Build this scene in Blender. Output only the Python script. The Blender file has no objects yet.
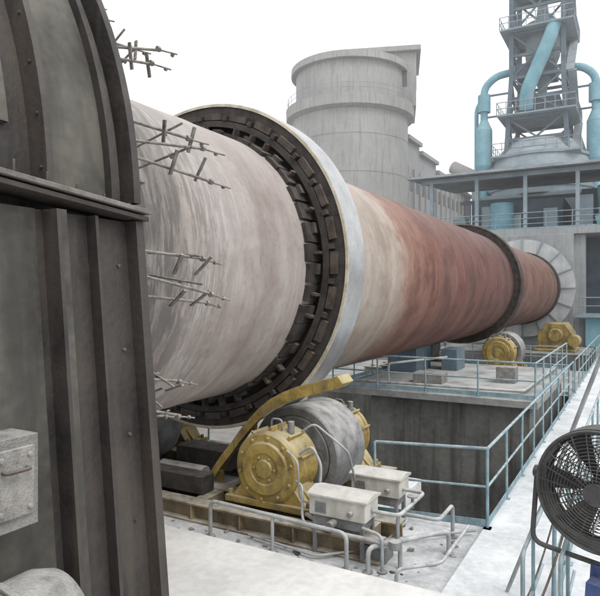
import bpy, bmesh, math, random
from mathutils import Vector, Matrix
random.seed(4)
sc=bpy.context.scene
H=6.5
rad=math.radians
sin,cos,pi=math.sin,math.cos,math.pi
# ---------------------------------------------------------------- materials
def ramp(nt,c):
    r=nt.nodes.new('ShaderNodeValToRGB')
    els=r.color_ramp.elements
    while len(els)<len(c): els.new(0.5)
    for e,(p,col) in zip(els,c):
        e.position=p; e.color=(*col,1)
    return r
def mixc(nt,fac,a,b,mode='MIX'):
    m=nt.nodes.new('ShaderNodeMix'); m.data_type='RGBA'; m.blend_type=mode
    for sock,val in ((0,fac),(6,a),(7,b)):
        if hasattr(val,'node'): nt.links.new(val,m.inputs[sock])
        elif isinstance(val,(int,float)): m.inputs[sock].default_value=val
        else: m.inputs[sock].default_value=(*val,1)
    return m.outputs[2]
def noise(nt,pos,scale,stretch=(1,1,1),detail=3,rough=.6):
    mp=nt.nodes.new('ShaderNodeMapping'); mp.inputs['Scale'].default_value=stretch
    nt.links.new(pos,mp.inputs['Vector'])
    n=nt.nodes.new('ShaderNodeTexNoise'); n.inputs['Scale'].default_value=scale
    n.inputs['Detail'].default_value=detail; n.inputs['Roughness'].default_value=rough
    nt.links.new(mp.outputs[0],n.inputs['Vector'])
    return n.outputs[0]
def math_(nt,op,a,b=None,clamp=False):
    m=nt.nodes.new('ShaderNodeMath'); m.operation=op; m.use_clamp=clamp
    for i,v in enumerate((a,b)):
        if v is None: continue
        if hasattr(v,'node'): nt.links.new(v,m.inputs[i])
        else: m.inputs[i].default_value=v
    return m.outputs[0]
def mrange(nt,v,a,b,c=0,d=1):
    m=nt.nodes.new('ShaderNodeMapRange'); nt.links.new(v,m.inputs[0])
    for i,x in enumerate((a,b,c,d)): m.inputs[i+1].default_value=x
    return m.outputs[0]
def base(name):
    m=bpy.data.materials.new(name); m.use_nodes=True; nt=m.node_tree
    b=nt.nodes['Principled BSDF']; g=nt.nodes.new('ShaderNodeNewGeometry')
    return m,nt,b,g
def bumpit(nt,b,h,strength,dist=.02):
    bp=nt.nodes.new('ShaderNodeBump'); bp.inputs['Strength'].default_value=strength
    bp.inputs['Distance'].default_value=dist
    nt.links.new(h,bp.inputs['Height']); nt.links.new(bp.outputs[0],b.inputs['Normal'])
def M(name,c1,c2,rough=.8,metal=0,scale=2.5,dust=0.0,dustcol=(.58,.55,.51),bump=.25,streak=None,samt=.6,base_dust=.12):
    m,nt,b,g=base(name); P=g.outputs['Position']
    n1=noise(nt,P,scale,detail=4); n2=noise(nt,P,scale*10,detail=2)
    f=math_(nt,'ADD',math_(nt,'MULTIPLY',n1,.7),math_(nt,'MULTIPLY',n2,.3))
    col=ramp(nt,[(.36,c1),(.62,c2)]); nt.links.new(f,col.inputs[0]); out=col.outputs[0]
    if streak:
        s=noise(nt,P,3.0,(1.5,1.5,.12),3)
        out=mixc(nt,mrange(nt,s,.48,.68,0,samt),out,streak)
    if dust>0:
        sx=nt.nodes.new('ShaderNodeSeparateXYZ'); nt.links.new(g.outputs['Normal'],sx.inputs[0])
        up=mrange(nt,sx.outputs[2],.05,.8,base_dust,1.0)
        dn=mrange(nt,n1,.35,.6,.3,1)
        out=mixc(nt,math_(nt,'MULTIPLY',math_(nt,'MULTIPLY',up,dn),dust,True),out,dustcol)
    nt.links.new(out,b.inputs['Base Color'])
    b.inputs['Roughness'].default_value=rough; b.inputs['Metallic'].default_value=metal
    if bump: bumpit(nt,b,n2,bump)
    return m
mt={}
mt['hood']=M('hood_steel',(.015,.013,.013),(.036,.030,.028),.55,.0,2.2,.5,(.22,.20,.18),.25,(.070,.056,.044),.6)
mt['hoodpanel']=M('hood_panel',(.028,.027,.022),(.10,.095,.078),.65,0,1.3,.4,(.34,.32,.28),.25,(.022,.02,.018),.8)
mt['hoodflange']=M('hood_flange',(.10,.09,.085),(.20,.185,.17),.75,0,4,.7,(.36,.34,.31),.3)
mt['dustgrey']=M('dusty_steel',(.13,.125,.12),(.27,.26,.245),.9,0,7,.9,(.40,.39,.37),.6,(.10,.085,.07),.5)
mt['rod']=M('rod_steel',(.09,.08,.07),(.25,.23,.21),.65,.2,14,.8,(.48,.45,.41),.3)
mt['rust']=M('rusty_steel',(.03,.023,.019),(.08,.058,.046),.85,0,5,.6,(.26,.23,.20),.5)
mt['dark']=M('dark_steel',(.016,.014,.013),(.046,.038,.034),.8,0,5,.45,(.22,.20,.18),.4)
mt['cream']=M('cream_edge',(.30,.27,.20),(.56,.51,.42),.8,0,4,.5,bump=.3)
mt['tyre']=M('tyre_steel',(.40,.41,.42),(.56,.57,.58),.36,.65,3,.12,bump=.08)
mt['yellow']=M('yellow_paint',(.15,.10,.022),(.42,.29,.05),.62,0,2.6,.75,(.50,.46,.33),.35,(.085,.060,.036),.65,.15)
mt['yrust']=M('rusty_yellow_beam',(.09,.06,.038),(.28,.20,.075),.75,0,3,.95,(.52,.50,.45),.4,(.07,.05,.04),.7,.2)
mt['white']=M('cream_paint',(.42,.41,.365),(.58,.57,.525),.6,0,4,.8,(.68,.67,.64),.15,(.24,.215,.18),.55)
mt['grey']=M('grey_paint',(.10,.103,.108),(.22,.223,.227),.6,.1,4,.9,(.50,.49,.47),.3,(.08,.065,.055),.4)
mt['pipe']=M('galvanised_pipe',(.22,.235,.245),(.35,.37,.38),.7,.1,5,.85,(.58,.58,.57),.15,(.13,.10,.08),.5,.25)
mt['rail']=M('bluegrey_rail_paint',(.11,.21,.25),(.24,.35,.39),.7,0,6,.6,(.52,.55,.56),.2,(.14,.11,.09),.3,.2)
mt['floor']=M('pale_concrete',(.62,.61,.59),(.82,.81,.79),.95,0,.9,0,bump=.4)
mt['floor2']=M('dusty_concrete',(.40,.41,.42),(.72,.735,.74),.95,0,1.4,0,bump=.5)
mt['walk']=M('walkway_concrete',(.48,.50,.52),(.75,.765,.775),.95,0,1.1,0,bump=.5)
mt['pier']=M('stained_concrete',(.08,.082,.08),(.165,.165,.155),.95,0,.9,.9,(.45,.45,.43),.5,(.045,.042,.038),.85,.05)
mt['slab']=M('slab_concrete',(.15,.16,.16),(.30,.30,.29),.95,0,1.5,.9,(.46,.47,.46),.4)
mt['ground']=M('dusty_ground',(.18,.17,.155),(.32,.31,.29),1,0,.15,0,bump=0)
mt['conc']=M('silo_concrete',(.32,.32,.315),(.42,.415,.405),.95,0,.25,.3,bump=0,streak=(.23,.228,.225),samt=.7)
mt['conc2']=M('building_concrete',(.26,.275,.285),(.36,.37,.375),.95,0,.3,.2,bump=0,streak=(.19,.20,.21),samt=.5)
mt['win']=M('dark_opening',(.07,.075,.08),(.12,.125,.13),.6,0,1,0,bump=0)
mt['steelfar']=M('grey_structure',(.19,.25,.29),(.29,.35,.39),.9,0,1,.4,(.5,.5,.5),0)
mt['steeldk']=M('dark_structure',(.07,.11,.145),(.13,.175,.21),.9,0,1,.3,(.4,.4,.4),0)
mt['blue']=M('blue_duct',(.10,.32,.41),(.24,.46,.54),.8,0,.8,.3,(.6,.62,.62),0,(.22,.32,.35),.5)
mt['disc']=M('pale_disc',(.36,.38,.39),(.52,.53,.53),.8,0,1.2,.3,bump=0,streak=(.25,.25,.25),samt=.4)
mt['roof']=M('roof_sheet',(.22,.25,.27),(.34,.37,.39),.9,0,.8,.5,bump=0)
mt['fan']=M('fan_grey',(.035,.035,.037),(.085,.083,.083),.55,.3,8,.5,(.24,.23,.215),.2)
mt['fanblue']=M('fan_blue',(.015,.035,.12),(.035,.07,.22),.6,0,6,.3,(.4,.4,.4),.1)
def shellmat():
    m,nt,b,g=base('kiln_shell_paint'); P=g.outputs['Position']
    s=nt.nodes.new('ShaderNodeSeparateXYZ'); nt.links.new(P,s.inputs[0])
    bl=noise(nt,P,1.1,(1,1,1),5,.65)
    y=math_(nt,'ADD',s.outputs[1],math_(nt,'MULTIPLY',math_(nt,'SUBTRACT',bl,.5),1.5))
    t=math_(nt,'DIVIDE',y,45)
    p=lambda v:v/45
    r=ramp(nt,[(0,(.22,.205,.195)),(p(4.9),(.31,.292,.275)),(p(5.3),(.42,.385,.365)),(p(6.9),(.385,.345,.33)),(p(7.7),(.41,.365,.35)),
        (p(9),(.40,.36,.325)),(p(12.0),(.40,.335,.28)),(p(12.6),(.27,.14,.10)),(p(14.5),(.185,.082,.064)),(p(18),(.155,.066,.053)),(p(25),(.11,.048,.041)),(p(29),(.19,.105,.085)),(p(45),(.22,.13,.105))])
    nt.links.new(t,r.inputs[0]); out=r.outputs[0]
    red=mrange(nt,y,12,13,0,1)
    rings=noise(nt,P,1.0,(.28,1.7,.28),4,.65)
    out=mixc(nt,mrange(nt,rings,.42,.62,0,.55),out,(.68,.61,.59),'MULTIPLY')
    rings2=noise(nt,P,1.0,(.5,5.0,.5),4,.75)
    out=mixc(nt,math_(nt,'MULTIPLY',mrange(nt,rings2,.50,.72,0,.4),mrange(nt,red,0,1,1,.3)),out,(.50,.47,.44))
    out=mixc(nt,math_(nt,'MULTIPLY',mrange(nt,bl,.47,.62,0,.5),mrange(nt,red,0,1,1,1.7)),out,(.62,.56,.54),'MULTIPLY')
    fine=noise(nt,P,7,(1,1.4,1),4,.75)
    out=mixc(nt,math_(nt,'MULTIPLY',mrange(nt,fine,.50,.66,0,.32),mrange(nt,red,0,1,1,1.8)),out,(.58,.53,.50),'MULTIPLY')
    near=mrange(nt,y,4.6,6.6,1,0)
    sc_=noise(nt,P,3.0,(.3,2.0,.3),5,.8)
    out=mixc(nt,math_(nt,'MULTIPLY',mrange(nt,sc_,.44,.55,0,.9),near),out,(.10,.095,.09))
    sx=nt.nodes.new('ShaderNodeSeparateXYZ'); nt.links.new(g.outputs['Normal'],sx.inputs[0])
    up=mrange(nt,sx.outputs[2],.35,1,0,.45)
    out=mixc(nt,math_(nt,'MULTIPLY',up,mrange(nt,red,0,1,1,.4)),out,(.45,.42,.40))
    nt.links.new(out,b.inputs['Base Color']); b.inputs['Roughness'].default_value=.78
    bumpit(nt,b,math_(nt,'ADD',bl,fine),.25,.02)
    return m
mt['shell']=shellmat()
# ---------------------------------------------------------------- mesh builder
class MB:
    def __init__(s): s.v=[];s.f=[];s.m=[];s.mats=[];s.cur=0;s.T=None
    def mat(s,k):
        if k not in s.mats: s.mats.append(k)
        s.cur=s.mats.index(k); return s
    def add(s,vs,fs):
        o=len(s.v)
        for v in vs:
            v=Vector(v)
            if s.T is not None: v=s.T@v
            s.v.append(v)
        for f in fs: s.f.append([i+o for i in f]); s.m.append(s.cur)
    def box(s,x0,x1,y0,y1,z0,z1):
        s.add([(x0,y0,z0),(x1,y0,z0),(x1,y1,z0),(x0,y1,z0),(x0,y0,z1),(x1,y0,z1),(x1,y1,z1),(x0,y1,z1)],
              [(3,2,1,0),(4,5,6,7),(0,1,5,4),(1,2,6,5),(2,3,7,6),(3,0,4,7)])
    def beam(s,p1,p2,w,h):
        p1=Vector(p1);p2=Vector(p2);d=(p2-p1).normalized()
        up=Vector((0,0,1)) if abs(d.z)<.95 else Vector((0,1,0))
        a=d.cross(up).normalized();b=a.cross(d)
        vs=[p+a*i*w/2+b*j*h/2 for p in (p1,p2) for i,j in((-1,-1),(1,-1),(1,1),(-1,1))]
        s.add(vs,[(0,3,2,1),(4,5,6,7),(0,1,5,4),(1,2,6,5),(2,3,7,6),(3,0,4,7)])
    def prism(s,pts,vec):
        n=len(pts);vec=Vector(vec)
        vs=[Vector(p) for p in pts]+[Vector(p)+vec for p in pts]
        s.add(vs,[list(range(n))[::-1],[i+n for i in range(n)]]+[(i,(i+1)%n,(i+1)%n+n,i+n) for i in range(n)])
    def cyl(s,p1,p2,r1,r2=None,n=24):
        if r2 is None:r2=r1
        p1=Vector(p1);p2=Vector(p2);d=(p2-p1).normalized()
        up=Vector((0,0,1)) if abs(d.z)<.95 else Vector((0,1,0))
        a=d.cross(up).normalized();b=a.cross(d)
        vs=[p+(a*cos(2*pi*i/n)+b*sin(2*pi*i/n))*r for p,r in((p1,r1),(p2,r2)) for i in range(n)]
        s.add(vs,[(i,(i+1)%n,(i+1)%n+n,i+n) for i in range(n)]+[list(range(n))[::-1],list(range(n,2*n))])
    def tube(s,pts,r,n=8,fil=0,closed=False):
        pts=[Vector(p) for p in pts]
        if fil>0 and len(pts)>2:
            q=[pts[0]]
            for i in range(1,len(pts)-1):
                a,b,c=pts[i-1],pts[i],pts[i+1]
                la=min(fil,(a-b).length*.45);lc=min(fil,(c-b).length*.45)
                A=b+(a-b).normalized()*la;C=b+(c-b).normalized()*lc
                for k in range(5):
                    t=k/4;q.append(A*(1-t)**2+b*2*t*(1-t)+C*t*t)
            q.append(pts[-1]);pts=q
        N=len(pts);rings=[];pa=None
        for i,p in enumerate(pts):
            if closed: d=(pts[(i+1)%N]-pts[i-1]).normalized()
            else: d=(pts[min(i+1,N-1)]-pts[max(i-1,0)]).normalized()
            if pa is None:
                up=Vector((0,0,1)) if abs(d.z)<.9 else Vector((0,1,0))
                a=d.cross(up).normalized()
            else: a=(pa-d*pa.dot(d)).normalized()
            pa=a;b=d.cross(a)
            rings.append([p+(a*cos(2*pi*k/n)+b*sin(2*pi*k/n))*r for k in range(n)])
        vs=[v for R in rings for v in R];fs=[]
        for i in range(N if closed else N-1):
            j=(i+1)%N
            for k in range(n): fs.append((i*n+k,i*n+(k+1)%n,j*n+(k+1)%n,j*n+k))
        if not closed: fs+= [list(range(n))[::-1],[(N-1)*n+k for k in range(n)]]
        s.add(vs,fs)
    def lathe(s,prof,c,n=64,axis='Y',a0=0,a1=2*pi,closed=False):
        full=abs(a1-a0-2*pi)<1e-6
        K=n if full else n+1
        vs=[]
        for ax,r in prof:
            for k in range(K):
                t=a0+(a1-a0)*k/n
                if axis=='Y': vs.append((c[0]+r*cos(t),ax,c[1]+r*sin(t)))
                elif axis=='X': vs.append((ax,c[0]+r*cos(t),c[1]+r*sin(t)))
                else: vs.append((c[0]+r*cos(t),c[1]+r*sin(t),ax))
        fs=[];L=len(prof)
        for i in range(L if closed else L-1):
            j=(i+1)%L
            for k in range(n):
                k2=(k+1)%K
                fs.append((i*K+k,i*K+k2,j*K+k2,j*K+k))
        s.add(vs,fs)
    def rbox(s,c,t,r0,r1,y0,y1,w,w1=None):
        w1=w if w1 is None else w1
        e=Vector((cos(t),0,sin(t)));g=Vector((-sin(t),0,cos(t)));C=Vector((c[0],0,c[1]))
        vs=[C+e*r+g*k*ww/2+Vector((0,y,0)) for r,ww in((r0,w),(r1,w1)) for y,k in((y0,-1),(y1,-1),(y1,1),(y0,1))]
        s.add(vs,[(0,3,2,1),(4,5,6,7),(0,1,5,4),(1,2,6,5),(2,3,7,6),(3,0,4,7)])
    def obj(s,name,parent=None,bevel=0,sharp=35):
        me=bpy.data.meshes.new(name);me.from_pydata([tuple(v) for v in s.v],[],s.f)
        for k in s.mats: me.materials.append(mt[k])
        me.polygons.foreach_set('material_index',s.m);me.update()
        bm=bmesh.new();bm.from_mesh(me);bmesh.ops.recalc_face_normals(bm,faces=bm.faces);bm.to_mesh(me);bm.free()
        me.polygons.foreach_set('use_smooth',[True]*len(me.polygons))
        me.set_sharp_from_angle(angle=rad(sharp))
        o=bpy.data.objects.new(name,me);sc.collection.objects.link(o)
        if parent: o.parent=parent
        if bevel:
            b=o.modifiers.new('bevel','BEVEL');b.width=bevel;b.segments=2;b.limit_method='ANGLE';b.angle_limit=rad(40)
        return o
def E(name):
    e=bpy.data.objects.new(name,None);sc.collection.objects.link(e);return e
def railing(name,path,h=1.05,sp=1.4,r=.022,rails=(1,.52),mat='rail',toe=True,parent=None):
    m=MB().mat(mat)
    path=[Vector(p) for p in path];up=Vector((0,0,1))
    for k in rails: m.tube([p+up*h*k for p in path],r if k==1 else r*.8,8)
    for a,b in zip(path[:-1],path[1:]):
        n=max(1,round((b-a).length/sp))
        for i in range(n+1):
            p=a.lerp(b,i/n)
            if i==n and b is not path[-1]: continue
            j=random.uniform(-.012,.012)
            m.tube([p,p+up*h+Vector((j,j,0))],r*.95,8)
            m.box(p.x-.05,p.x+.05,p.y-.05,p.y+.05,p.z+.001,p.z+.013)
        if toe: m.beam(a+up*.07,b+up*.07,.008,.1)
    return m.obj(name,parent)
KC=(-6.55,.5)
# ---------------------------------------------------------------- rotary kiln
kiln=E('rotary_kiln')
R=2.2
prof=[(1.0,R)]
seams=[5.25,6.6,10.6,12.45,15,17.6,20.2,22.8,28,30.6,33.4,36,38.4]
for y in seams:
    prof+=[(y-.05,R),(y-.03,R+.010),(y+.03,R+.010),(y+.05,R)]
prof+=[(44,R)]
m=MB().mat('shell');m.lathe(prof,KC,160);
m.lathe([(3.2,R+.002),(3.2,R+.05),(4.75,R+.05),(4.78,R+.002)],KC,128)
m.obj('shell',kiln,sharp=60)
def tyre(Y,w,near,Ro=2.78):
    m=MB();ri=Ro-.36
    m.mat('tyre' if near else 'dark');m.lathe([(Y+.012,Ro),(Y+w-.03,Ro),(Y+w,Ro-.03)],KC,160)
    m.mat('cream' if near else 'rust');m.lathe([(Y+.012,Ro),(Y,Ro-.012),(Y-.002,Ro-.055)],KC,160)
    m.mat('dark');m.lathe([(Y-.002,Ro-.055),(Y+.02,Ro-.06),(Y+.02,ri),(Y+w,ri),(Y+w,Ro-.03)],KC,160)
    m.lathe([(Y+.12,R-.01),(Y+.12,ri+.01)],KC,96)
    m.obj('tyre',kiln,sharp=28)
    m=MB()
    n=44 if near else 30
    g=ri-R
    for i in range(n):
        t=2*pi*(i+.5)/n+random.uniform(-.008,.008)
        wd=2*pi*2.3/n
        m.mat('dark')
        m.rbox(KC,t,R-.01,R+.28*g,Y-.26+random.uniform(-.07,.03),Y+w+.3,wd*random.uniform(.7,.9))
        m.mat('rust')
        if random.random()<.8: m.rbox(KC,t,R+.28*g,R+.8*g,Y-.17,Y-.03,wd*.12)
        if near and i%2: m.rbox(KC,t+.03,R+.30*g,R+.55*g,Y-.12,Y-.02,wd*.5)
    m.mat('dark');m.lathe([(Y-.06,R+.8*g),(Y-.06,R+1.25*g),(Y-.02,R+1.25*g),(Y-.02,R+.8*g)],KC,120,closed=True)
    if near:
        for i in range(30):
            t=2*pi*i/30
            m.mat('rust')
            m.rbox(KC,t,R+.29,R+.40,Y-.05,Y+.018,.34)
            m.mat('dark');m.rbox(KC,t+.1,R+.28,R+.36,Y-.085,Y+.018,.08)
    m.obj('tyre_pads',kiln)
tyre(8.18,.62,True);tyre(25.2,.6,False,2.5);
m=MB().mat('disc')
for i in range(16):
    m.lathe([(41.0,2.3),(41.0,3.15),(41.15,3.15),(41.15,2.3)],KC,6,a0=2*pi*i/16+.012,a1=2*pi*(i+1)/16-.012,closed=True)
m.mat('steelfar')
m.lathe([(41.16,2.25),(41.16,3.2),(41.3,3.2),(41.3,2.25)],KC,96,closed=True)
for i in range(16): m.rbox(KC,2*pi*i/16,2.3,3.18,40.9,40.99,.06)
m.mat('dark');m.lathe([(40.2,2.2),(40.2,2.3),(41.0,2.3)],KC,96)
m.obj('inlet_seal_disc',kiln)
# ---------------------------------------------------------------- hood
hood=E('kiln_hood')
m=MB().mat('hood')
RH=3.6
a0,a1=rad(2),rad(178)
m.lathe([(-3,RH-.16),(2.30,RH-.16)],KC,120,a0=a0,a1=a1)
m.lathe([(2.30,RH-.17),(2.30,RH-.012),(2.345,RH-.012),(2.345,RH-.17)],KC,120,a0=a0,a1=a1,closed=True)
m.mat('hoodpanel');m.lathe([(2.345,RH-.13),(2.97,RH-.13)],KC,120,a0=a0,a1=a1)
m.mat('hood');m.lathe([(2.97,RH-.2),(2.97,RH),(3.03,RH),(3.03,RH-.2)],KC,160,a0=a0,a1=a1,closed=True)
m.lathe([(3.03,R+.3),(3.03,RH-.15),(2.98,RH-.15),(2.98,R+.3)],KC,120,closed=True)
m.lathe([(2.84,RH-.13),(2.84,RH-.07),(2.89,RH-.07),(2.89,RH-.13)],KC,120,a0=a0,a1=a1,closed=True)
m.obj('casing_drum',hood)
m=MB().mat('hoodpanel')
for k in range(5):
    ta=rad(8+22*k);m.lathe([(.5,RH-.158),(.5,RH-.12),(2.15,RH-.12),(2.15,RH-.158)],KC,16,a0=ta,a1=ta+rad(19),closed=True)
m.mat('hood')
for k in range(30):
    t=rad(4+5.2*k)
    m.cyl((KC[0]+(RH-.06)*cos(t),2.285,KC[1]+(RH-.06)*sin(t)),(KC[0]+(RH-.06)*cos(t),2.30,KC[1]+(RH-.06)*sin(t)),.012,n=6)
m.obj('casing_cover_plates',hood)
def fz(y): return .55+(3.02-y)*.15
m=MB().mat('hoodflange')
m.prism([(-3.15,3.04,fz(3.04)),(-2.86,3.04,fz(3.04)),(-2.84,-3,fz(0)+.02),(-3.15,-3,fz(0)+.02)],(0,0,.03))
m.mat('hood');m.prism([(-3.15,3.035,fz(3.04)-.045),(-2.88,3.035,fz(3.04)-.045),(-2.86,-3,fz(0)-.025),(-3.15,-3,fz(0)-.025)],(0,0,.03))
for k in range(14):
    y=2.9-k*.21;z=fz(y)
    m.cyl((-2.93,y,z-.06),(-2.93,y,z+.045),.009,n=6);
m.obj('split_flange',hood,bevel=.004)
def X(z): return -3.02+.092*(.5-z)
m=MB().mat('hood')
zt,zb=.50,-3.14
def plate(y0,y1,d0,d1,mat):
    m.mat(mat)
    m.add([(X(zt)+d0,y0,zt),(X(zb)+d0,y0,zb),(X(zb)+d0,y1,zb),(X(zt)+d0,y1,zt),
           (X(zt)+d1,y0,zt),(X(zb)+d1,y0,zb),(X(zb)+d1,y1,zb),(X(zt)+d1,y1,zt)],
          [(0,1,2,3),(7,6,5,4),(0,4,5,1),(3,2,6,7),(0,3,7,4),(1,5,6,2)])
plate(-3,2.95,-.1,0,'hood')
plate(2.95,3.02,-.3,.10,'hood')
plate(2.62,2.645,.001,.085,'hood')
plate(2.30,2.325,.001,.13,'hood')
plate(2.325,2.37,.115,.13,'hoodpanel')
plate(1.7,1.73,.001,.13,'hood')
plate(1.80,2.24,.002,.018,'hoodpanel')
for z in (.2,-.35,-.9,-1.45,-2.0):
    m.cyl((X(z),2.86,z),(X(z)+.016,2.86,z),.012,n=6)
m.obj('lower_casing_side',hood)
m=MB().mat('hood');m.prism([(-3.1,3.0,.5),(-10,3.0,.5),(-10.3,3.0,-3.14),(-2.8,3.0,-3.14)],(0,-.04,0))
m.box(-10.2,-3.2,-3.0,-2.9,-3.14,.6)
m.box(-10.3,-10.2,-3,2.9,-3.14,.6)
m.obj('lower_casing_front',hood)
m=MB().mat('dustgrey')
m.box(-2.90,-2.68,1.70,2.02,-1.16,-.70)
m.box(-2.68,-2.655,1.76,1.98,-1.09,-.75)
m.mat('rust');m.tube([(-2.65,1.8,-.85),(-2.61,1.8,-.85),(-2.61,1.93,-.85),(-2.65,1.93,-.85)],.01,8,.02)
m.mat('dustgrey')
for z in(-1.05,-.79):
    for y in(1.79,1.95): m.cyl((-2.66,y,z),(-2.635,y,z),.014,n=6)
m.obj('access_box',hood,bevel=.008)
m=MB().mat('dustgrey')
m.lathe([(1.2,.0),(1.2,.20),(1.25,.26),(1.95,.27),(2.04,.24),(2.10,.16),(2.13,.0)],(-2.55,-1.62),40)
m.lathe([(1.70,.272),(1.70,.295),(1.74,.295),(1.74,.272)],(-2.55,-1.62),40,closed=True)
m.box(-2.85,-2.3,1.3,1.95,-1.95,-1.8);m.box(-2.8,-2.35,1.35,1.9,-3.14,-1.95)
m.obj('seal_air_blower',hood,bevel=.006)
# seal rods
m=MB().mat('rod')
def pol(t,r,y): return (KC[0]+r*cos(t),y,KC[1]+r*sin(t))
for i in range(14):
    t0=rad(20.5+25.714*i)
    j=lambda s=.04: random.uniform(-s,s)
    for q,s_ in enumerate((-.09,-.03,.06)):
        t=t0+s_+j(.01)
        ye=4.74+j(.13);tp=t-.03+j(.02);rr=2.86+j(.05)+(.14 if q==1 else 0)
        m.tube([pol(t,2.72,3.0),pol(t,2.74,3.95+j(.1)),pol(tp,rr,ye)],.0145,7)
        m.tube([pol(tp-.002,rr,ye-.02),pol(tp-.016,rr+.04+j(.03),ye+.20+j(.05))],.009,6)
        m.cyl(pol(tp,rr,ye-.06),pol(tp-.001,rr+.002,ye-.02),.028,n=6)
        m.cyl(pol(tp-.011,rr+.02,ye+.12),pol(tp-.0115,rr+.021,ye+.145),.02,n=6)
    for y in(4.34+j(.05),4.66+j(.05)):
        ta=t0-.03
        for a in(-.06,.05):
            m.beam(pol(ta+a-.035,2.78,y),pol(ta+a+.03,2.95+j(.04),y+j(.06)),.036,.016)
    for s_ in(-.03,.06):
        m.cyl(pol(t0+s_,2.28,4.36),pol(t0+s_-.01,2.94+j(.04),4.5),.012,n=7)
        m.cyl(pol(t0+s_-.008,2.72,4.465),pol(t0+s_-.008,2.75,4.475),.028,n=6)
    m.mat('dustgrey');m.rbox(KC,t0,2.26,2.44,4.18,4.30,.30);m.rbox(KC,t0,2.26,2.31,4.1,4.5,.36);m.mat('rod')
m.obj('seal_tension_rods',hood)
m=MB().mat('dustgrey')
m.lathe([(3.04,2.62),(3.8,2.55),(3.8,2.6),(3.04,2.67)],KC,96,closed=True)
m.obj('seal_ring',hood)
# ---------------------------------------------------------------- roller stations
def housing(m,x,y0,y1,z,r,zb,n=40,face=-1):
    m.mat('yellow')
    L=y1-y0
    P=[(0,.0),(0,r*.24),(.035,r*.25),(.04,r*.42),(.015,r*.44),(.015,r*.70),(.05,r*.74),(.06,r*.93),(.10,r),(.16,r),(.18,r*.93),(L*.75,r*.96),(L*.8,r*1.02),(L*.93,r*1.0),(L,r*.8),(L,0)]
    if face<0: P=[(y0+a,b) for a,b in P]
    else: P=[(y1-a,b) for a,b in P]
    m.lathe(P,(x,z),n)
    yf=P[7][0]
    for k in range(10):
        t=2*pi*k/10+.2
        a=(x+cos(t)*r*.84,yf+.02,z+sin(t)*r*.84);b=(a[0],yf+face*.035,a[2])
        m.cyl(a,b,.026,n=6)
    for k in range(6):
        t=2*pi*k/6
        a=(x+cos(t)*r*.33,P[3][0]+.02,z+sin(t)*r*.33);b=(a[0],P[3][0]+face*.03,a[2])
        m.cyl(a,b,.018,n=6)
    for k in range(5):
        t=rad(20+35*k);m.rbox((x,z),t,r*.9,r*1.09,y0+.2,y1-.12,.035)
    m.prism([(x-r*.8,y0+.12,z-r*.45),(x+r*.8,y0+.12,z-r*.45),(x+r*1.15,y0+.12,zb+.09),(x-r*1.15,y0+.12,zb+.09)],(0,L-.2,0))
    m.box(x-r*1.35,x+r*1.35,y0+.05,y1,zb,zb+.09)
    for sx in(-1,1):
        m.prism([(x+sx*r*.85,y0+.3,z-r*.5),(x+sx*r*1.3,y0+.3,zb+.09),(x+sx*r*.9,y0+.3,zb+.09)],(0,.04,0))
        for yy in(y0+.14,y1-.12): m.cyl((x+sx*r*1.26,yy,zb+.05),(x+sx*r*1.26,yy,zb+.16),.035,n=6)
    m.mat('grey')
    m.tube([(x-.09,y0+L*.5,z+r*.95),(x-.09,y0+L*.5,z+r*1.25),(x+.09,y0+L*.5,z+r*1.25),(x+.09,y0+L*.5,z+r*.95)],.018,8,.06)
    m.cyl((x+.2,y0+L*.6,z+r*.85),(x+.2,y0+L*.6,z+r*1.2),.05,n=12)
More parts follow.
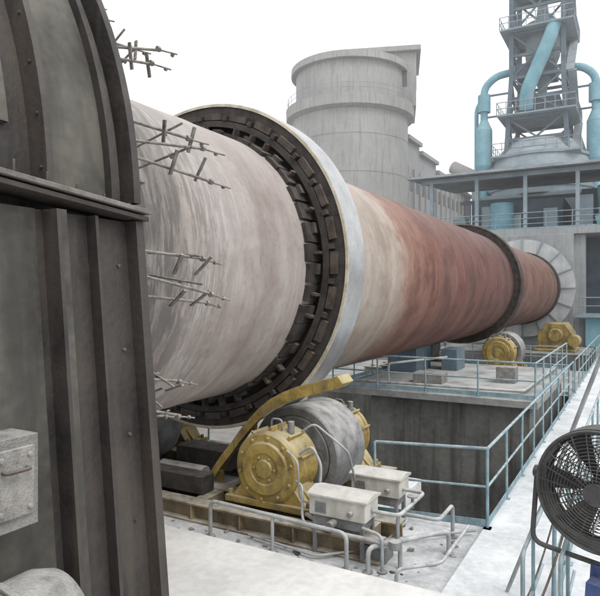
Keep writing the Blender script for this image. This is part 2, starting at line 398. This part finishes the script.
def station(Y,Ro=2.78,name='support_roller_station'):
    st=E(name)
    zb=-3.02
    dd=Ro+.752
    for sgn in(1,-1):
        x=KC[0]+sgn*dd*.546;z=KC[1]-dd*.8375
        m=MB().mat('grey')
        m.lathe([(Y-.05,.0),(Y-.05,.2),(Y-.16,.2),(Y-.16,.58),(Y-.12,.60),(Y-.16,.62),(Y-.16,.73),(Y-.14,.752),(Y+.84,.752),(Y+.86,.73),(Y+.86,0)],(x,z),72)
        for k in range(5):
            t=2*pi*k/5;m.cyl((x+.4*cos(t),Y-.17,z+.4*sin(t)),(x+.4*cos(t),Y-.158,z+.4*sin(t)),.1,n=20)
        m.mat('tyre');m.cyl((x,Y-.5,z),(x,Y+1.3,z),.2,n=28)
        m.obj('roller',st)
        m=MB();housing(m,x,Y-1.05,Y-.30,z,.52 if Y<10 else .62,zb);housing(m,x,Y+1.05,Y+1.75,z,.50,zb,face=1)
        m.obj('bearing_housing',st,bevel=.008)
    m=MB().mat('yrust')
    for q,y in enumerate((Y-1.22,Y-.50,Y+.95,Y+1.75)):
        x0,x1=-10.3,(-2.75 if q<2 else -3.7)
        m.box(x0,x1,y-.13,y+.13,-3.055,-3.025);m.box(x0,x1,y-.012,y+.012,-3.27,-3.055);m.box(x0,x1,y-.13,y+.13,-3.299,-3.27)
        for k in range(8):
            xx=x0+.3+k*.86;m.box(xx,xx+.02,y-.12,y-.013,-3.269,-3.056);m.box(xx,xx+.02,y+.013,y+.12,-3.269,-3.056)
    for x in(-9.9,-7.2,-5.7,-3.1):
        m.box(x-.1,x+.1,Y-1.08,Y-.64,-3.26,-3.03);
        if x<-4: m.box(x-.1,x+.1,Y-.36,Y+.81,-3.26,-3.03)
    m.obj('base_frame',st,bevel=.004)
    if Y<10:
        m=MB().mat('dark')
        m.box(-7.6,-5.75,Y-1.0,Y-.7,-3.02,-2.75);m.box(-7.3,-6.1,Y+.2,Y+.7,-3.02,-2.7);m.mat('grey')
        m.cyl((-6.9,Y-.6,-2.85),(-6.0,Y-.6,-2.85),.14);m.box(-8.0,-7.65,Y-.9,Y-.4,-3.02,-2.5)
        m.obj('cooling_trough',st,bevel=.01)
        m=MB().mat('yellow')
        pts=[(-5.95,-2.85),(-5.75,-2.58),(-5.55,-2.35),(-5.38,-2.13),(-5.2,-1.93),(-5.02,-1.75),(-4.82,-1.60),(-4.6,-1.48),(-4.35,-1.38),(-3.75,-1.20)]
        for (xa,za),(xb,zb2) in zip(pts[:-1],pts[1:]):
            ym0,ym1=Y-.52,Y-.16
            m.add([(xa,ym0,za),(xb,ym0,zb2),(xb,ym1,zb2),(xa,ym1,za),(xa,ym0,za+.03),(xb,ym0,zb2+.03),(xb,ym1,zb2+.03),(xa,ym1,za+.03)],
              [(3,2,1,0),(4,5,6,7),(0,1,5,4),(2,3,7,6)])
            m.add([(xa,ym0-.02,za-.13),(xb,ym0-.02,zb2-.13),(xb,ym0-.02,zb2+.05),(xa,ym0-.02,za+.05),(xa,ym0-.001,za-.13),(xb,ym0-.001,zb2-.13),(xb,ym0-.001,zb2+.05),(xa,ym0-.001,za+.05)],
              [(3,2,1,0),(4,5,6,7),(0,1,5,4),(2,3,7,6)])
        m.prism([(-3.75,Y-.54,-1.33),(-3.62,Y-.54,-1.24),(-3.70,Y-.54,-1.13),(-3.75,Y-.54,-1.15)],(0,.38,0))
        m.beam((-5.9,Y-.35,-3.0),(-5.9,Y-.35,-2.82),.1,.1)
        m.beam((-5.35,Y-.3,-3.0),(-5.25,Y-.3,-2.02),.05,.05)
        m.obj('roller_guard',st,bevel=.004)
    return st
station(8.18);station(25.2,2.5)
dr=E('kiln_drive_gearbox')
m=MB().mat('yellow')
m.prism([(-5.2,38,-3.1),(-3.3,38,-3.1),(-3.3,38,-2.2),(-3.7,38,-1.6),(-4.7,38,-1.6),(-5.2,38,-2.2)],(0,2.2,0))
m.cyl((-4.2,37.6,-2.3),(-4.2,38,-2.3),.4);m.box(-5.4,-3.1,37.7,40.4,-3.25,-3.1)
m.cyl((-3.2,37.4,-2.6),(-3.2,38.6,-2.6),.35)
m.obj('gear_case',dr,bevel=.05)
# ---------------------------------------------------------------- lubrication units
def unit(x,y,L=.78,w=.42):
    e=E('lubrication_unit')
    m=MB().mat('white')
    z0,z1=-2.80,-2.56
    m.box(x-L/2,x+L/2,y-w/2,y+w/2,z0,z1)
    m.prism([(x-L/2-.03,y-w/2-.03,z1),(x-L/2-.03,y+w/2+.03,z1),(x-L/2-.03,y+w/2+.03,z1+.03),(x-L/2-.03,y,z1+.085),(x-L/2-.03,y-w/2-.03,z1+.03)],(L+.06,0,0))
    m.mat('grey')
    m.box(x-L/2+.05,x+L/2-.05,y-w/2+.03,y+w/2-.03,-2.93,z0)
    for sx in(-1,1):
        for sy in(-1,1):
            m.beam((x+sx*(L/2-.06),y+sy*(w/2-.05),-3.297),(x+sx*(L/2-.06),y+sy*(w/2-.05),z0),.05,.05)
    m.cyl((x-.05,y-w/2-.12,-2.87),(x-.05,y-w/2+.05,-2.87),.055,n=14)
    m.cyl((x+.2,y-w/2-.07,-2.70),(x+.2,y-w/2,-2.70),.035,n=14)
    m.box(x-.30,x-.14,y-w/2-.012,y-w/2,-2.76,-2.62)
    m.obj('pump_cabinet',e,bevel=.01)
unit(-3.30,7.0);unit(-3.22,8.05,.72,.4)
m=MB().mat('pipe')
F=-3.3
def pp(pts,r=.035,f=.1): m.tube(pts,r,10,f)
pp([(-5.1,6.55,F),(-5.1,6.55,-2.80),(-3.05,6.55,-2.86),(-3.05,6.55,F)],.027)
pp([(-4.1,6.55,F),(-4.1,6.55,-2.83)],.024,0)
pp([(-3.9,7.1,-2.95),(-3.3,6.72,-2.95),(-2.5,6.72,-2.95),(-2.5,6.9,-2.95),(-2.5,6.9,F)],.028)
pp([(-2.9,7.0,-2.7),(-2.55,7.0,-2.7),(-2.55,8.0,-2.7),(-2.9,8.0,-2.7)],.026)
pp([(-2.8,6.62,F),(-2.8,6.62,-3.0),(-2.1,7.6,-3.0),(-2.1,7.6,F)],.03)
pp([(-2.75,7.5,F),(-2.75,7.5,-2.85),(-2.2,7.5,-2.85),(-2.2,8.15,-2.85),(-2.2,8.15,F)],.026)
pp([(-4.1,7.25,-2.2),(-3.9,7.25,-2.05),(-3.75,7.25,-2.3),(-3.75,7.15,-2.85),(-3.6,7.1,-2.85)],.02)
pp([(-4.2,7.5,-1.95),(-4.0,7.5,-1.8),(-3.55,7.7,-2.2),(-3.5,7.9,-2.8)],.016)
pp([(-4.0,7.0,-2.5),(-3.85,6.9,-2.5),(-3.8,6.8,-2.9),(-3.7,6.75,-2.95)],.018)
pp([(-4.15,7.0,-2.1),(-3.95,6.95,-2.2),(-3.9,6.9,-2.7),(-3.6,6.95,-2.75)],.012)
pp([(-2.95,6.8,-2.86),(-2.65,6.7,-2.86),(-2.65,6.7,F)],.022)
pp([(-3.9,7.0,-3.2),(-3.0,7.35,-3.22),(-2.4,7.9,-3.22),(-1.95,8.35,-3.22)],.02)
pp([(-4.6,6.75,-3.24),(-3.5,6.6,-3.24),(-2.9,7.2,-3.24),(-2.9,8.3,-3.24)],.016)
pp([(-2.4,6.5,F),(-2.4,6.5,-3.12),(-2.0,6.9,-3.12),(-2.0,8.2,-3.12)],.022)
m.mat('grey')
m.cyl((-2.5,6.72,-2.99),(-2.5,6.72,-2.9),.07,n=14);m.cyl((-2.55,7.5,-2.76),(-2.55,7.5,-2.6),.018,n=8);m.cyl((-2.55,7.5,-2.61),(-2.55,7.5,-2.595),.07,n=14)
m.box(-3.0,-2.7,6.9,7.2,-3.297,-3.1)
for x in(-5.1,-4.1,-3.05): m.cyl((x,6.55,F+.002),(x,6.55,F+.02),.07,n=14)
for p in((-2.1,7.6),(-2.8,6.62),(-2.2,8.15),(-2.65,6.7)): m.cyl((p[0],p[1],F+.002),(p[0],p[1],F+.02),.06,n=14)
m.obj('oil_pipework')
m=MB()
for k in range(170):
    m.mat(random.choice(['rust','dustgrey','slab','dustgrey']))
    x=random.uniform(-10,-2);y=random.uniform(6.4,8.3);s=random.uniform(.008,.035)
    a=random.uniform(0,3)
    m.T=Matrix.Translation((x,y,F+s*.5))@Matrix.Rotation(a,4,'Z')
    m.prism([(-s*1.5,-s,-s*.45),(s*1.2,-s*.8,-s*.45),(s*1.5,s*.7,-s*.45),(-s*.7,s,-s*.45)],(s*.1,s*.2,s*random.uniform(.5,1.3)))
m.T=None
m.obj('debris')
# ---------------------------------------------------------------- platforms, piers
m=MB().mat('floor2');m.box(-12,-1.86,6.28,8.75,-3.6,-3.3)
m.mat('floor2');m.box(-12,-6.0,8.75,10.6,-3.6,-3.302);m.box(-6.0,-3.4,8.75,10.5,-3.6,-3.302)
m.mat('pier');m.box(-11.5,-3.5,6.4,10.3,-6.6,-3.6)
m.obj('roller_platform',bevel=.015)
m=MB().mat('floor');m.box(-12,2.6,-8,6.277,-3.45,-3.145);m.obj('burner_floor',bevel=.02)
m=MB().mat('walk');m.box(-1.857,2.6,6.28,44,-3.5,-3.2)
m.mat('slab')
for y in range(8,44,6): m.box(-1.6,-1.2,y,y+.4,-6.6,-3.5);m.box(1.6,2,y,y+.4,-6.6,-3.5)
m.obj('walkway',bevel=.015)
pier=E('concrete_pier')
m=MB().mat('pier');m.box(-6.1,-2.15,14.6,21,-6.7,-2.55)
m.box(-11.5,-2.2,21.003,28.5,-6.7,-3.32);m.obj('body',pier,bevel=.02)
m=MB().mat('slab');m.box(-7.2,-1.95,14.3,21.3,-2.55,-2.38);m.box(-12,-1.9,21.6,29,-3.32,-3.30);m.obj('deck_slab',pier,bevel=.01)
m=MB().mat('dustgrey')
m.box(-5.4,-4.6,15.9,16.5,-2.378,-2.1);m.box(-3.4,-2.9,17,17.5,-2.378,-1.95)
m.mat('steeldk');m.box(-6.9,-6.0,18,19.5,-2.378,-1.5);m.box(-5.5,-5.0,19,20,-2.378,-1.7)
m.mat('pipe');m.tube([(-6.8,15,-2.3),(-2.4,15.2,-2.3),(-2.3,20.8,-2.3)],.04,8,.2);m.tube([(-5.8,15.1,-2.3),(-5.8,15.1,-1.8),(-4.9,17.5,-1.8)],.035,8,.1)
m.obj('deck_equipment',pier,bevel=.01)
pier2=E('concrete_pier')
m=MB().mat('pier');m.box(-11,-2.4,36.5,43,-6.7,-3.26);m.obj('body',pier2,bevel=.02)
m=MB().mat('ground');m.box(-1500,1500,-800,2500,-6.9,-6.5);m.obj('ground')
railing('handrail',[(-3.45,8.45,-3.298),(-1.80,8.45,-3.2)],1.1,1.7)
railing('handrail',[(-1.80,8.45,-3.2),(-1.80,21,-3.2)],1.1,1.45)
railing('handrail',[(-1.80,21.6,-3.2),(-1.80,36,-3.2)],1.1,1.6)
railing('handrail',[(-.72,6.35,-3.2),(-.72,18,-3.2)],1.1,1.5)
railing('handrail',[(-7.1,14.4,-2.378),(-2.02,14.4,-2.378),(-2.02,21.2,-2.378)],.85,1.25)
railing('handrail',[(-7.1,14.4,-2.378),(-7.1,21.2,-2.378)],.85,1.25)
railing('handrail',[(-11.9,6.45,-3.298),(-11.9,10.4,-3.3),(-6.9,10.4,-3.3)],1.1,1.3)
railing('handrail',[(-6.0,21.7,-3.3),(-2.0,21.7,-3.3)],1.0,1.3)
railing('handrail',[(-12,21.7,-3.3),(-12,29,-3.3)],1.0,1.3)
railing('handrail',[(-11,29.5,-3.3),(-3,29.5,-3.3)],1.0,1.3)
m=MB().mat('rust')
c=[]
for k in range(25):
    t=k/24;c.append((-1.0+.5*t,5.6+1.2*t,-3.13+1.5*t*t))
m.tube(c,.012,7);c=[(x-.12,y,z) for x,y,z in c];m.tube(c,.009,7)
m.obj('power_cable')
m=MB().mat('pipe');m.tube([(-1.23,6.75,-3.198),(-.62,6.3,-1.5),(-.1,5.95,.0)],.020,8);m.obj('leaning_pole')
m=MB().mat('rail')
for x in(-.80,-.52): m.tube([(x,5.05,-3.144),(x,5.05,-2.05),(x+.0,6.2,-2.05)],.018,8,.08);m.tube([(x,5.05,-2.6),(x,6.2,-2.6)],.014,8);m.tube([(x,5.6,-3.144),(x,5.6,-2.05)],.016,8)
m.obj('stair_rail')
# ---------------------------------------------------------------- fan
fan=E('industrial_fan')
T=Matrix.Translation((-.235,5.2,-1.50))@Matrix.Rotation(rad(-14),4,'Z')@Matrix.Rotation(rad(4),4,'Y')
m=MB().mat('fan');m.T=T
RF=.46
def circ(r,y,n=48): return [(r*cos(2*pi*k/n),y,r*sin(2*pi*k/n)) for k in range(n)]
m.lathe([(-.10,RF),(-.10,RF+.018),(.14,RF+.018),(.14,RF)],(0,0),64,closed=True)
for y,d in((-.12,-1),(.16,1)):
    m.tube(circ(RF,y),.014,6,closed=True)
    for r in [.08+.026*i for i in range(15)]: m.tube(circ(r,y+d*.07*(1-(r/RF)**2)),.0042,5,closed=True)
    for k in range(24):
        t=2*pi*k/24
        m.tube([(r*cos(t),y+d*(.07*(1-(r/RF)**2)),r*sin(t)) for r in(.06,.2,.35,RF)],.005,5)
    m.cyl((0,y+d*.06,0),(0,y+d*.085,0),.085,n=24)
m.cyl((0,-.05,0),(0,.05,0),.10,n=24)
for k in range(6):
    t=2*pi*k/6
    vs=[];fs=[]
    for i in range(6):
        r=.09+i*.07;w=.11+.16*i/5;tw=rad(45-22*i/5)
        for j in(-1,0,1):
            a=t+j*w/r*.5*cos(tw)
            vs.append((r*cos(a),j*w*.5*sin(tw)+(0 if j else .01),r*sin(a)))
    for i in range(5):
        for j in range(2): fs.append((i*3+j,i*3+j+1,i*3+j+4,i*3+j+3))
    m.add(vs,fs)
m.obj('cage_and_blades',fan)
m=MB().mat('fanblue');m.T=T
m.mat('fan');m.cyl((0,.16,0),(0,.46,0),.12,n=24)
for k in range(12): m.rbox((0,0),2*pi*k/12,.12,.14,.2,.42,.012)
m.tube([(-.52,.02,0),(-.52,.02,-.60),(.52,.02,-.60),(.52,.02,0)],.022,8,.1)
m.cyl((-.54,.02,0),(-.47,.02,0),.05);m.cyl((.47,.02,0),(.54,.02,0),.05)
m.mat('fanblue');m.cyl((0,.02,-.60),(0,.02,-1.3),.05)
m.box(-.02,.34,-.18,.22,-1.45,-.68)
m.cyl((.14,-.18,-1.0),(.14,-.24,-1.0),.12,n=20)
m.mat('fan')
for sx_ in(-1,1):
    for sy_ in(-1,1):
        m.tube([(0,.02,-1.25),(sx_*.42,.02+sy_*.4,-1.64)],.025,8)
m.obj('motor_and_stand',fan,bevel=.003)
# ---------------------------------------------------------------- silo
silo=E('concrete_silo')
sx,sy=-28.9,62.9
m=MB().mat('conc')
m.lathe([(-6.6,6.6),(19.6,6.6),(19.9,7.25),(21.0,7.3),(21.05,6.15),(24.9,6.15)],(sx,sy),96,'Z')
m.lathe([(24.9,0),(24.9,6.7),(25.6,6.7),(25.6,0)],(sx,sy),48,'Z')
m.obj('drum',silo)
m=MB().mat('conc')
m.T=Matrix.Translation((sx+2.6,sy+3.0,0))@Matrix.Rotation(rad(20),4,'Z')
m.box(-3.6,4.0,-3.4,3.6,21.0,27.0);m.box(-4.1,4.5,-3.9,4.1,27.0,27.55)
m.mat('win')
for k in range(3): m.box(-2.8+k*2.3,-1.6+k*2.3,-3.46,-3.39,23.2,24.9)
for k in range(2): m.box(3.99,4.06,-2.2+k*2.6,-.8+k*2.6,23.2,24.9)
m.obj('roof_house',silo,bevel=.03)
m=MB().mat('steelfar')
for zz in (21.6,22.1):
    m.tube([(sx+7.1*cos(2*pi*k/48),sy+7.1*sin(2*pi*k/48),zz) for k in range(48)],.025,5,closed=True)
for k in range(36):
    t=2*pi*k/36;m.tube([(sx+7.1*cos(t),sy+7.1*sin(t),21.0),(sx+7.1*cos(t),sy+7.1*sin(t),22.1)],.02,5)
m.obj('gallery_rail',silo)
m=MB().mat('conc2')
for z in(3,8,13,17): m.lathe([(z,6.605),(z,6.63),(z+.1,6.63),(z+.1,6.605)],(sx,sy),64,'Z')
m.obj('pour_lines',silo)
gb=E('conveyor_gallery_building')
m=MB().mat('conc2')
for y0,y1,zt_ in((67,72,18.3),(72,79,17.4),(79,88,16.3),(88,98,15.6)):
    m.box(-33,-23.6,y0,y1-.01,-6.6,zt_);m.box(-33.4,-23.1,y0-.2,y1-.25,zt_,zt_+.45)
m.box(-22,-15,92,104,-6.6,17.6);m.box(-22.4,-14.6,91.6,104.4,17.6,18.2)
m.obj('walls',gb)
m=MB().mat('win')
for k in range(13):
    y=68+k*2.3
    for z in(12.5,8.6): m.box(-23.62,-23.55,y,y+1.3,z,z+1.6)
for k in range(3):
    for z in(14.2,10.8): m.box(-21+k*2.1,-19.8+k*2.1,91.93,92.02,z,z+1.7)
m.obj('windows',gb)
m=MB().mat('conc')
for k in range(14):
    y=67.2+k*2.3;m.box(-23.597,-23.35,y,y+.35,-6.6,15.2)
m.obj('pilasters',gb)
def shed(name,x0,x1,y0,y1,zt,mat='conc2'):
    e=E(name);m=MB().mat(mat);m.box(x0,x1,y0,y1,-6.6,zt);m.obj('walls',e)
    m=MB().mat('roof');m.prism([(x0-.4,y0-.4,zt),(x1+.4,y0-.4,zt),(x1+.4,y0-.4,zt+.2),((x0+x1)/2,y0-.4,zt+1.6),(x0-.4,y0-.4,zt+.2)],(0,y1-y0+.8,0));m.obj('roof',e)
    m=MB().mat('win')
    n=int((y1-y0)/4)
    for k in range(n):
        y=y0+1.2+k*4;m.box(x1-.02,x1+.05,y,y+1.8,zt-3,zt-1.4)
    for k in range(int((x1-x0)/4)):
        x=x0+1.2+k*4;m.box(x,x+1.8,y0-.05,y0+.02,zt-3,zt-1.4)
    m.obj('windows',e)
shed('workshop_building',-34,-22,16,52,-1.2)
shed('workshop_building',-60,-42,20,60,3.0)
shed('storage_building',-70,-45,80,130,9.0,'conc')
shed('storage_building',25,60,70,120,5.0)
# ---------------------------------------------------------------- kiln inlet building + preheater tower
ib=E('kiln_inlet_building')
m=MB().mat('conc2')
m.box(-9.6,-3.6,41.9,52,-3.2,4.0)
for x in(-12.5,-9.9,-3.3,.4,4.5):
    for y in(42.6,52): m.box(x-.35,x+.35,y,y+.7,-6.6,4.0)
m.box(-13.4,6,42.2,54,4.0,4.45)
m.box(.8,4.2,44,52,-6.6,3.99)
m.mat('steeldk');m.box(-3.2,.0,46,46.3,-3.2,3.98)
m.obj('frame',ib,bevel=.02)
m=MB().mat('steelfar')
for x in(-13,-9.8,-6.6,-3.4,-.2,3,5.8):
    for y in(42.5,53.6): m.box(x-.12,x+.12,y-.12,y+.12,4.45,8.35-.02*(y-42))
for y in(42.5,53.6): m.box(-13.8,6.4,y-.1,y+.1,8.05,8.35)
m.obj('columns',ib)
m=MB().mat('roof')
m.prism([(-14.6,41.6,8.36),(6.8,41.6,8.36),(6.8,54.4,9.3),(-14.6,54.4,9.3)],(0,0,.16))
m.obj('shed_roof',ib)
m=MB().mat('steeldk')
m.box(-11,-4.6,46,52,4.45,7.0);m.box(-3.5,2.5,47,52,4.45,7.6)
m.mat('blue');m.cyl((-8.5,44.6,4.45),(-8.5,44.6,6.6),.8);m.cyl((-1.5,45,4.45),(-1.5,45,7.4),.9,.9);m.cyl((1.8,44.3,6.2),(-2.4,44.3,4.9),.45)
m.mat('steelfar')
for k in range(8):
    x=-12+k*2.1;m.box(x,x+random.uniform(.5,1.2),44+random.uniform(0,1),45.5,4.45,4.45+random.uniform(.8,2.4))
m.obj('machinery',ib,bevel=.03)
railing('deck_handrail',[(-13.3,42.35,4.451),(5.9,42.35,4.451)],1.1,1.6,.03,(1,.66,.33),parent=ib)
railing('mid_handrail',[(-3.2,41.5,-1.2),(4.9,41.5,-1.2)],1.1,1.6,.03,parent=ib)
m=MB().mat('steelfar');m.box(-3.4,5,41.3,42.5,-1.35,-1.2);
m.tube([(.5,41.2,-3.2),(4.5,41.2,-1.2)],.06);m.tube([(.5,41.2,-2.2),(4.5,41.2,-.2)],.04)
m.mat('blue');m.box(-2.9,-.3,42.0,42.3,-3.2,-1.4)
m.obj('mid_platform',ib)
tw=E('preheater_tower')
tx,ty=-8.0,60.0
m=MB().mat('steelfar')
m.lathe([(9.0,4.6),(11.2,4.6),(12.6,4.2),(14.2,2.9),(14.2,0)],(tx,ty),48,'Z')
for z,r in((9.6,4.75),(11.2,4.85),(12.5,4.4)):
    m.lathe([(z,r-.5),(z,r),(z+.25,r),(z+.25,r-.5)],(tx,ty),48,'Z',closed=True)
m.box(tx-4.4,tx+4.4,ty-4.4,ty+4.4,-6.6,9.0)
m.obj('smoke_chamber',tw)
m=MB().mat('steeldk')
S=2.2
lv=[9,12.4,16.2,20.0,24.0,28.5,33.5]
def half(z): return 2.8-.055*(z-9) if z<20 else S
for a in(-1,1):
    for b in(-1,1):
        for z0,z1 in zip(lv[:-1],lv[1:]):
            m.beam((tx+a*half(z0),ty+b*half(z0),z0),(tx+a*half(z1),ty+b*half(z1),z1),.38,.38)
for i,z in enumerate(lv[1:]):
    h=half(z)
    for zz in (z,(z+lv[i])/2):
        for a in(-1,1):
            m.beam((tx-h,ty+a*h,zz),(tx+h,ty+a*h,zz),.2,.26);m.beam((tx+a*h,ty-h,zz),(tx+a*h,ty+h,zz),.2,.26)
    z0=lv[i];h0=half(z0)
    for a in(-1,1):
        m.beam((tx-h0,ty+a*h0,z0),(tx+h,ty+a*h,z),.16,.16);m.beam((tx+h0,ty+a*h0,z0),(tx-h,ty+a*h,z),.16,.16)
        m.beam((tx+a*h0,ty-h0,z0),(tx+a*h,ty+h,z),.16,.16);m.beam((tx+a*h0,ty+h0,z0),(tx+a*h,ty-h,z),.16,.16)
m.obj('steel_frame',tw)
m=MB().mat('steelfar')
for z,w in((12.4,3.7),(16.2,3.3),(24.0,3.1),(28.5,2.9)):
    m.box(tx-w,tx+w,ty-w,ty+w,z+.16,z+.3)
    for hh in(.55,1.1): m.tube([(tx-w,ty-w,z+.3+hh),(tx+w,ty-w,z+.3+hh),(tx+w,ty+w,z+.3+hh),(tx-w,ty+w,z+.3+hh)],.04,5,closed=True)
    for k in range(9):
        q=-w+k*w/4
        for p in((tx+q,ty-w),(tx+w,ty+q),(tx-w,ty+q)): m.tube([(p[0],p[1],z+.3),(p[0],p[1],z+1.4)],.035,5)
for i,z in enumerate(lv[:-1]):
    d=1 if i%2 else -1
    m.beam((tx+half(z)+.5,ty-d*2,z),(tx+half(z)+.5,ty+d*2,lv[i+1]),.7,.2)
m.mat('steeldk')
m.box(tx-1.6,tx+1.8,ty-1.4,ty+1.4,16.5,18.2);m.box(tx-1.2,tx+1.9,ty-.9,ty+1.4,28.9,31)
m.box(tx-1.9,tx+1.4,ty-1.7,ty+1.7,20.3,21.4)
m.obj('platforms',tw)
m=MB()
m.mat('steelfar');m.lathe([(18.4,.35),(19.4,.4),(22.2,1.5),(25.3,1.5),(25.7,.6),(27.0,.45)],(tx+.2,ty),32,'Z')
m.mat('blue');m.tube([(tx+1.5,ty-2.4,24.3),(tx+1.2,ty-2.75,23.0),(tx-.8,ty-2.75,18.4),(tx-.9,ty-2.2,17.0)],.6,18,.6)
m.cyl((tx+1.6,ty-2.2,28.9),(tx+1.6,ty-2.2,33.5),.5)
for sd,yy in((-1,-2),(1,-.6)):
    X0=tx+sd*4.7
    m.tube([(X0,ty+yy,9.2),(X0,ty+yy,19.6),(X0-sd*1.0,ty+yy*.9,20.6),(tx+sd*2.0,ty+yy*.7,20.9)],.34,16,.6)
    m.cyl((X0,ty+yy,12.2),(X0,ty+yy,15.6),.74,.74,20);m.cyl((X0,ty+yy,15.6),(X0,ty+yy,16.5),.74,.36,20);m.cyl((X0,ty+yy,12.2),(X0,ty+yy,11.2),.74,.36,20)
    m.cyl((X0,ty+yy,17.3),(X0,ty+yy,18.9),.58,.58,20)
    m.tube([(X0+sd*.9,ty+yy+.8,9.2),(X0+sd*.9,ty+yy+.8,18.0),(X0,ty+yy+.6,19.2)],.2,12,.5)
m.mat('steeldk')
for z in(13,16.8,18.8):
    m.beam((tx-4.9,ty-2,z),(tx-2.4,ty-2,z),.15,.15);m.beam((tx+4.9,ty-.6,z),(tx+2.4,ty-.6,z),.15,.15)
m.obj('cyclones_and_ducts',tw)
m=MB().mat('conc');m.tube([(-16.2,60,12.9),(-13.8,59.5,11.5),(-11.6,59,10.9)],.62,20,1)
m.obj('dust_duct',tw)
# ---------------------------------------------------------------- airborne cement dust (real volume over the far half of the plant)
hm=bpy.data.materials.new('dust_haze');hm.use_nodes=True;hn=hm.node_tree;hn.nodes.clear()
ho=hn.nodes.new('ShaderNodeOutputMaterial');hv=hn.nodes.new('ShaderNodeVolumeScatter')
hv.inputs['Density'].default_value=.0055;hv.inputs['Color'].default_value=(.98,.985,1,1)
hn.links.new(hv.outputs[0],ho.inputs['Volume']);mt['haze']=hm
m=MB().mat('haze');m.box(-90,60,31.5,100,-6.45,42);m.obj('dust_haze')
# ---------------------------------------------------------------- origins / lift to ground level 0
bpy.context.view_layer.update()
roots=[o for o in sc.collection.objects if o.parent is None]
for o in roots:
    ms=[c for c in o.children if c.type=='MESH'] if o.type=='EMPTY' else [o]
    vs=[v.co for q in ms for v in q.data.vertices]
    lo=Vector([min(v[i] for v in vs) for i in range(3)]);hi=Vector([max(v[i] for v in vs) for i in range(3)])
    c=Vector(((lo.x+hi.x)/2,(lo.y+hi.y)/2,lo.z))
    if o.type=='EMPTY':
        for q in o.children: q.data.transform(Matrix.Translation(-c))
    else: o.data.transform(Matrix.Translation(-c))
    o.location=c+Vector((0,0,H))
# ---------------------------------------------------------------- camera
cam=bpy.data.cameras.new('camera');co=bpy.data.objects.new('camera',cam);sc.collection.objects.link(co)
co.location=(0,0,H);co.rotation_euler=(rad(89.8),0,rad(29.4))
cam.sensor_width=36;cam.lens=36;cam.sensor_fit='HORIZONTAL';cam.clip_end=5000;cam.clip_start=.05
sc.camera=co
# ---------------------------------------------------------------- light
w=bpy.data.worlds.new('World');sc.world=w;w.use_nodes=True;nt=w.node_tree
bg=nt.nodes['Background'];sk=nt.nodes.new('ShaderNodeTexSky');sk.sky_type='NISHITA';sk.sun_disc=False
sk.sun_elevation=rad(50);sk.sun_rotation=rad(115);sk.dust_density=5
hs=nt.nodes.new('ShaderNodeHueSaturation');hs.inputs['Saturation'].default_value=.25
nt.links.new(sk.outputs[0],hs.inputs['Color'])
mx=mixc(nt,.88,hs.outputs[0],(10.8,10.95,11.1))
nt.links.new(mx,bg.inputs[0]);bg.inputs[1].default_value=.145
s=bpy.data.lights.new('sun','SUN');s.energy=1.25;s.angle=rad(25);s.color=(1,.97,.93)
so=bpy.data.objects.new('sun',s);sc.collection.objects.link(so)
d=Vector((sin(rad(115))*cos(rad(50)),cos(rad(115))*cos(rad(50)),sin(rad(50))))
so.rotation_euler=d.to_track_quat('Z','Y').to_euler();so.location=(20,-10,40)
sc.view_settings.view_transform='Standard';sc.view_settings.look='None';sc.view_settings.exposure=0;sc.view_settings.gamma=1
